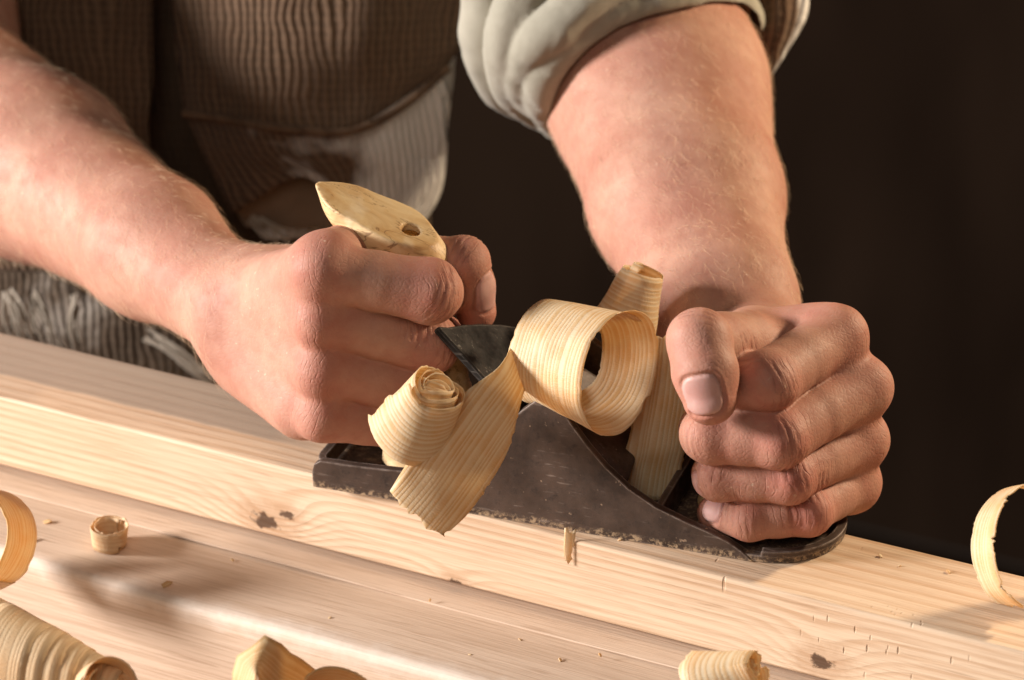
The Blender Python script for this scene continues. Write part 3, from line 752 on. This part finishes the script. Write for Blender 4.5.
pts = [P(226, 742, 150), P(238, 700, 156), P(247, 668, 159), P(262, 657, 160), P(280, 674, 152), P(304, 688, 142), P(320, 714, 138)]
dv = -FW*.55+RT*.30+UP*.28
o = ribbon('wood_shaving', pts, [UP*.55-FW*.8+RT*.1, RT*.35-FW*.7+UP*.1, RT*.5-FW*.6-UP*.2, RT*-.5-FW*.6-UP*.7, RT*-.45-FW*.4-UP*.8, RT*-.45-FW*.4-UP*.8, -UP-FW*.4], [13, 14, 15, 16, 17, 16, 15], sh2, None, 2, 9, .4, 0, .45, 10)
tag(o, 'amber shaving folded to a sharp peak in front of the plank', 'wood shaving', g_sh)
pp, ww = coil_path(P(337, 702, 150), unit(RT*.25+UP*.55-FW*.75), RT, 12, 15, .95, 2, a0=-.6, n=18, sq=.8)
o = ribbon('wood_shaving', pp, ww, [13]*len(pp), sh2, None, 5, 9, .4, 0, .45, 11)
tag(o, 'low arched curl of shaving beside the sharply peaked one', 'wood shaving', g_sh)
pp, ww = coil_path(P(724, 676, 150), unit(RT*.86+UP*.30-FW*.42), UP, 4.0, 9.5, 2.6, 5, a0=.6, n=36, cone=-.25)
pp = [q+RT*(.9*sin(i*.8))+UP*(.7*sin(i*1.3)) for i, q in enumerate(pp)]
o = ribbon('wood_shaving', pp, ww, [24]*len(pp), sh, None, 4, 10, 1.0, 0, .35, 12)
tag(o, 'crumpled pale curl of shaving under the lower face of the beam', 'wood shaving', g_sh)
base = Pz(1002, 592, .2)
a = unit(RT*.55+UP*.12-FW*.8)
pp, ww = coil_path(base+ZZ*22+RT*10-V*6, a, -UP, 22, 25, -.80, 6, a0=radians(-25), n=22, cone=.1)
o = ribbon('wood_shaving', pp, ww, [13]*len(pp), sh, None, 6, 9, 1.2, 0, .45, 13, ragmask=(.3, 1.3))
tag(o, 'big ragged hoop of shaving lying on the beam past the fist', 'wood shaving', g_sh)
# sliver and crumbs
q = Py(570, 533, -64.9); q2 = Py(568, 562, -65.4)
o = ribbon('wood_sliver', [q+ZZ*1.0, (q+q2)/2, q2], [RT]*3, [4.4, 4.0, 2.6], sh, None, 5, 5, .5, 0, .5, 14)
tag(o, 'thin amber sliver hanging on the front face of the beam below the plane', 'wood sliver')
rc = random.Random(4)
cm = []
spots = [(168, 585, -37.2), (48, 523, -37.2), (32, 541, -37.2), (470, 655, -37.2), (520, 640, -37.2), (560, 660, -37.2), (430, 600, -35.4), (620, 540, 0), (900, 566, 0), (948, 572, 0), (880, 556, 0), (330, 618, -37.2), (600, 655, -35.4), (232, 560, -37.2)]
for i, (px, py, z) in enumerate(spots):
    c = Pz(px, py, z+.2); big = i < 3
    s_ = 2.2 if big else rc.uniform(.6, 1.1)
    a_ = rc.uniform(0, pi); d1 = np.array([cos(a_), sin(a_), .12]); d2 = np.array([-sin(a_), cos(a_), .25])
    o = ribbon('wood_crumb', [c-d1*s_, c+ZZ*.25*s_, c+d1*s_*.8+ZZ*.3*s_], [d2]*3, [s_*.9, s_*1.2, s_*.4], sh2 if big else sh, None, 3, 4, .1*s_, .15*s_, .35, 20+i, end_rag=.2)
    where = 'on the pale plank' if z < -36.5 else ('on the thin batten' if z < -10 else 'on top of the beam')
    tag(o, ('curled wood flake ' if big else 'tiny wood crumb ')+where, 'wood crumb', ('wood flakes ' if big else 'wood crumbs ')+where)
# ------------------------------------------------------------------ the man: body mesh, clothing, hair
def sdf_torso(p):
    d = chain(p, [P(235, 420, -440), P(240, 140, -440), P(280, -250, -430), P(320, -520, -400)], [68, 66, 100, 105], 40)
    d = smin(d, seg(p, P(140, -560, -380), P(520, -560, -380), 70, 70), 40)
    d = smin(d, chain(p, [P(60, -560, -380), P(-110, -250, -330), P(-70, 85, -212)], [62, 52, 45], 20), 20)
    d = smin(d, chain(p, [P(580, -560, -380), P(640, -300, -330), P(640, -6, -190)], [62, 52, 46], 20), 20)
    d = smin(d, chain(p, [P(170, 460, -440), P(150, 1200, -420), P(140, 2150, -420)], [78, 65, 50], 20), 20)
    d = smin(d, chain(p, [P(290, 460, -440), P(320, 1200, -420), P(340, 2150, -420)], [66, 60, 50], 20), 20)
    return d
c0 = P(300, 300, -400)
vt, ft, nt = surface_net(sdf_torso, c0-np.array([520, 420, 980]), c0+np.array([520, 420, 620]), 7, 2, 10)
body_v = np.vstack([va, vb, vt]); body_f = np.vstack([fa, fb+len(va), ft+len(va)+len(vb)])
me = np_mesh('person', body_v, body_f)
for k in aa: attr(me, k, np.concatenate([aa[k], ab[k], np.zeros(len(vt))]))
skin = m_skin()
man = link('person', me, skin)
tag(man, 'man in a brown corduroy vest with rolled sleeves, pushing the hand plane with both hands', 'person')

cordm = m_cord('brown_corduroy', (.078, .049, .031), (.158, .10, .062))
cordw = m_cord('worn_corduroy', (.075, .047, .030), (.145, .092, .06), pale=(.66, .63, .59))
lining = m_cloth('beige_lining', (.15, .10, .063), (.22, .155, .105))
palec = m_cord('faded_shirt_cloth', (.05, .034, .022), (.085, .06, .042), pale=(.58, .56, .52), ribs=.35)
trou = m_cord('worn_trousers', (.06, .042, .028), (.12, .085, .058), pale=(.42, .37, .31), ribs=.6)
slv = m_cloth('sleeve_cotton', (.30, .28, .215), (.41, .38, .30))

vest = patch('vest', [[(168, -90, -252), (260, -90, -232), (360, -90, -232), (480, -90, -262)],
                      [(172, 10, -250), (262, 10, -228), (358, 10, -228), (470, 5, -258)],
                      [(180, 70, -246), (264, 74, -224), (354, 78, -226), (462, 40, -256)],
                      [(186, 112, -240), (266, 124, -220), (350, 128, -222), (447, 66, -252)]], cordm, man, 12, 3, 6.5, 3, ws=1/60)
welt = [P(184, 113, -236), P(230, 120, -224), P(268, 127, -216), P(310, 131, -214), P(352, 131, -217), P(400, 108, -232), P(448, 68, -249)]
wv, wf = tubes([catmull(welt, 8)], 2.1, 8)
o = mesh('welt', wv, wf, cordm, vest, True, [(0, i*.7) for i in range(len(wv))])
def wornf(s, t): return np.clip(.12+1.5*max(0, s-.2)*(.55+.8*t)-.9*np.exp(-((s-.62)**2/.012+(t-.5)**2/.05)), 0, 1)
skirt = patch('vest_skirt', [[(186, 112, -242), (262, 126, -222), (345, 130, -224), (446, 66, -256)],
                             [(205, 155, -238), (270, 152, -222), (345, 155, -224), (447, 110, -256)],
                             [(228, 207, -232), (302, 172, -224), (352, 190, -228), (440, 190, -258)],
                             [(229, 209, -233), (304, 175, -225), (372, 236, -234), (408, 238, -262)]], cordw, vest, 12, 2.6, 6, 5, wornf)
o = patch('front_panel', [[(-60, -90, -262), (30, -90, -250), (150, -90, -250)], [(-60, 60, -262), (40, 60, -246), (152, 60, -250)], [(-40, 200, -258), (60, 205, -246), (150, 150, -248)],
                          [(-20, 270, -256), (90, 270, -250), (176, 250, -254)]], cordm, vest, 12, 3, 6, 8)
o = patch('shirt', [[(120, -90, -285), (250, -90, -270), (455, -90, -285)], [(120, 100, -285), (260, 100, -268), (455, 60, -280)], [(150, 215, -282), (280, 222, -262), (436, 170, -276)],
                    [(170, 236, -284), (285, 238, -264), (400, 236, -272)]], palec, man, 10, 2, 4, 11, lambda s, t: 1.0*(s > .42))
o = patch('vest_lining', [[(236, 206, -240), (270, 186, -238), (318, 172, -240)], [(238, 214, -246), (290, 206, -244), (345, 200, -246)], [(246, 226, -250), (295, 228, -248), (345, 224, -250)]], lining, vest, 8, 2, 2, 12)
o = patch('trousers', [[(-80, 200, -296), (60, 200, -284), (220, 205, -280), (350, 200, -290), (430, 190, -320)], [(-80, 330, -290), (80, 330, -276), (220, 300, -274), (340, 280, -286), (430, 260, -318)],
                       [(-80, 480, -290), (90, 480, -278), (220, 480, -276), (340, 480, -288), (430, 470, -318)], [(-80, 900, -330), (90, 900, -318), (220, 900, -316), (340, 900, -328), (420, 900, -350)]], trou, man, 12, 3, 7, 15,
          lambda s, t: .0+.45*(np.exp(-((s-.24)**2/.012+(t-.28)**2/.02))+np.exp(-((s-.55)**2/.01+(t-.13)**2/.004))))
# frayed threads below the vest
rt_ = random.Random(12); paths = []
for (x0, y0, x1, y1, n_) in ((10, 290, 30, 345, 7), (36, 296, 58, 350, 7), (70, 300, 80, 360, 4), (150, 335, 215, 388, 9), (255, 222, 290, 246, 7)):
    for i in range(n_):
        a_ = P(x0+rt_.uniform(-9, 9), y0+rt_.uniform(-8, 6), -246); b_ = P(x1+rt_.uniform(-12, 12), y1+rt_.uniform(-10, 10), -240)
        m_ = (a_+b_)/2+RT*rt_.uniform(-4, 4)-FW*3
        paths.append(catmull([a_, m_+UP*rt_.uniform(-4, 4), b_+UP*rt_.uniform(-4, 9)], 6))
fv, ff = tubes(paths, 1.0, 5, .4)
thm = m_cloth('thread_cotton', (.30, .25, .19), (.46, .40, .32))
mesh('frayed_threads', fv, ff, thm, man, True, [(0, i*.3) for i in range(len(fv))])['kind'] = 'stuff'

# rolled sleeve on the man's left arm
def tube(p, pts, r, n=6, k=3, flat=None):
    c = catmull(pts, n); rr = np.interp(np.linspace(0, 1, len(c)), np.linspace(0, 1, len(r)), r)
    d = None
    for i in range(len(c)-1):
        e = seg(p, c[i], c[i+1], rr[i], rr[i+1], flat); d = e if d is None else np.minimum(d, e)
    return d
F1 = [P(556, 122, -176), P(542, 98, -128), P(545, 68, -108), P(580, 32, -100), P(632, 6, -98), P(688, -6, -106), P(732, -4, -132), P(750, 20, -165)]
F2 = [P(552, 118, -180), P(526, 90, -132), P(529, 52, -106), P(560, 24, -96), P(610, -12, -96), P(680, -30, -108), P(740, -26, -140)]
F3 = [P(548, 120, -186), P(514, 96, -142), P(508, 56, -114), P(520, 10, -104), P(560, -40, -104), P(660, -66, -118)]
F4 = [P(540, 112, -192), P(500, 90, -158), P(486, 50, -136), P(488, 0, -126), P(490, -60, -126), P(600, -110, -140)]
F5 = [P(546, 126, -150), P(516, 84, -118), P(538, 40, -96), P(578, 4, -90)]
def sdf_sleeve(p):
    d = tube(p, F1, [8, 9, 9.5, 9.5, 9.5, 9.5, 9, 8])
    d = smin(d, tube(p, F2, [6, 9, 10.5, 11.5, 12, 12, 10]), .6)
    d = smin(d, tube(p, F3, [6, 8, 10, 12, 14, 14]), .6)
    d = smin(d, tube(p, F4, [6, 9, 11, 12, 14, 15]), .6)
    d = smin(d, tube(p, F5, [3, 5, 6, 4]), 1.5)
    up = chain(p, [P(628, 20, -178), P(620, -120, -230), P(600, -330, -310), P(560, -540, -370)], [60, 66, 70, 76], 16)
    d = smin(d, up, 8)
    hole = chain(p, [P(700, 260, -40), P(662, 95, -135), P(640, -2, -190)], [50, 49, 52], 8)
    return smax(d, -hole, 3)
sv, sf, sn = surface_net(sdf_sleeve, P(600, -60, -180)-np.array([190, 150, 130]), P(600, -60, -180)+np.array([190, 190, 230]), 1.7, 3, 10)
sv = sv+sn*(1.5*vnoise(sv, 1/28, 21)+.4*vnoise(sv, 1/10, 22)-.7*np.clip(1-np.abs(vnoise(sv, 1/24, 23))*4, 0, 1)-.3*np.clip(1-np.abs(vnoise(sv, 1/9, 24))*4, 0, 1))[:, None]
ms = np_mesh('sleeve', sv, sf); ms.materials.append(slv)
sleeve = bpy.data.objects.new('sleeve', ms); COL.objects.link(sleeve); sleeve.parent = man
o = patch('vest_flap', [[(742, -20, -180), (775, -30, -170), (806, -20, -176)], [(744, 20, -178), (778, 18, -166), (806, 14, -174)], [(750, 52, -178), (770, 54, -168), (786, 50, -172)], [(758, 76, -178), (764, 80, -172), (768, 78, -172)]], cordw, man, 8, 3, 1.5, 18,
          lambda s, t: float(np.clip((s-.72)/.2, 0, 1)))
# sleeve of the other arm, above the picture
def sdf_sleeve2(p):
    d = chain(p, [P(-110, -130, -275), P(-112, -190, -300), P(-110, -250, -330), P(60, -560, -380)], [60, 64, 66, 74], 16)
    hole = chain(p, [P(152, 245, -62), P(38, 165, -140), P(-74, 90, -214), P(-92, -60, -255)], [50, 50, 53, 56], 8)
    return smax(d, -hole, 3)
sv, sf, sn = surface_net(sdf_sleeve2, P(-90, -200, -290)-np.array([260, 240, 240]), P(-90, -200, -290)+np.array([260, 240, 280]), 4, 2, 10)
ms = np_mesh('sleeve', sv, sf); ms.materials.append(slv)
o = bpy.data.objects.new('sleeve', ms); COL.objects.link(o); o.parent = man

# fine hair on forearms and backs of the hands
def hairs(v, n, nrm_dir, count, seed, lmin, lmax, mask):
    r = np.random.RandomState(seed); idx = np.where(mask)[0]; idx = r.choice(idx, count)
    out_ = []
    for i in idx:
        nn = n[i]; t = unit(nrm_dir(v[i])+r.normal(0, .35, 3)); t = unit(t-nn*(t@nn))
        l = r.uniform(lmin, lmax); c = np.cross(nn, t)*r.uniform(-.25, .25)
        out_.append([v[i]-nn*.2, v[i]+nn*l*.12+t*l*.38, v[i]+nn*l*.17+t*l*.72+c*l*.4, v[i]+nn*l*.15+t*l+c*l])
    return out_
def vnormals(v, f):
    nn = np.zeros_like(v); a = np.cross(v[f[:, 1]]-v[f[:, 0]], v[f[:, 2]]-v[f[:, 0]])
    for k in range(4): np.add.at(nn, f[:, k], a)
    return nn/np.maximum(np.linalg.norm(nn, axis=1), 1e-9)[:, None]
na, nb_ = vnormals(va, fa), vnormals(vb, fb)
wa = (CAM-va); wa = DIST+((va-CAM)@FW)*-1; wb = DIST-((vb-CAM)@FW)
da = np.linalg.norm(va-WA, axis=1); db = np.linalg.norm(vb-WB, axis=1)
toA = unit(FA[0]-FA[2]); toB = unit(FB[0]-FB[3])
fa_ok = (na@(-FW) > -.25) & (((va-WA)@toA) < 12); fb_ok = (nb_@(-FW) > -.25) & (((vb-WB)@toB) < -6)
paths = hairs(va, na, lambda q: toA*.7-ZZ*.5-UP*.4, 3000, 1, 3.5, 9, fa_ok)+hairs(vb, nb_, lambda q: toB*.8+RT*.25, 3000, 2, 3.5, 8, fb_ok)
hvv, hff = tubes(paths, .042, 3, .012)
Nh = NT('arm_hair'); hm = Nh.done(Nh.bsdf(color=(.88, .66, .42), rough=.4, spec=.5))
mesh('arm_hair', hvv, hff, hm, man)['kind'] = 'stuff'
# ------------------------------------------------------------------ lamps
def lamp(name, loc, tgt, size, power, color):
    l = bpy.data.lights.new(name, 'AREA'); l.shape = 'DISK'; l.size = size*S; l.energy = power; l.color = color
    o = bpy.data.objects.new(name, l); COL.objects.link(o); o.location = [c*S for c in loc]
    o.rotation_euler = (Vector(tgt)-Vector(loc)).to_track_quat('-Z', 'Y').to_euler()
    return o
lamp('left_lamp', -RT*2600-FW*200+ZZ*700, (10, -20, 10), 620, 158, (1, .94, .92))
lamp('right_lamp', RT*820+FW*330+ZZ*560, (60, 0, 40), 90, 10, (1, .78, .54))
lamp('front_softbox', -RT*300-FW*1300+ZZ*500, (0, 0, 0), 900, 4.5, (1, .87, .77))
w = bpy.data.worlds.new('World'); scene.world = w; w.use_nodes = True
w.node_tree.nodes['Background'].inputs[0].default_value = (.5, .40, .33, 1); w.node_tree.nodes['Background'].inputs[1].default_value = 0.05
# ------------------------------------------------------------------ camera
cam = bpy.data.cameras.new('camera'); co = bpy.data.objects.new('camera', cam); COL.objects.link(co)
cam.lens = LENS; cam.sensor_width = 36; cam.clip_start = .05; cam.clip_end = 50
co.matrix_world = Matrix(((RT[0], UP[0], -FW[0], CAM[0]*S), (RT[1], UP[1], -FW[1], CAM[1]*S), (RT[2], UP[2], -FW[2], CAM[2]*S), (0, 0, 0, 1)))
cam.dof.use_dof = True; cam.dof.focus_distance = (DIST-72)*S; cam.dof.aperture_fstop = 10
scene.camera = co
scene.view_settings.view_transform = 'Standard'; scene.view_settings.look = 'None'
scene.view_settings.exposure = .15; scene.view_settings.gamma = 1
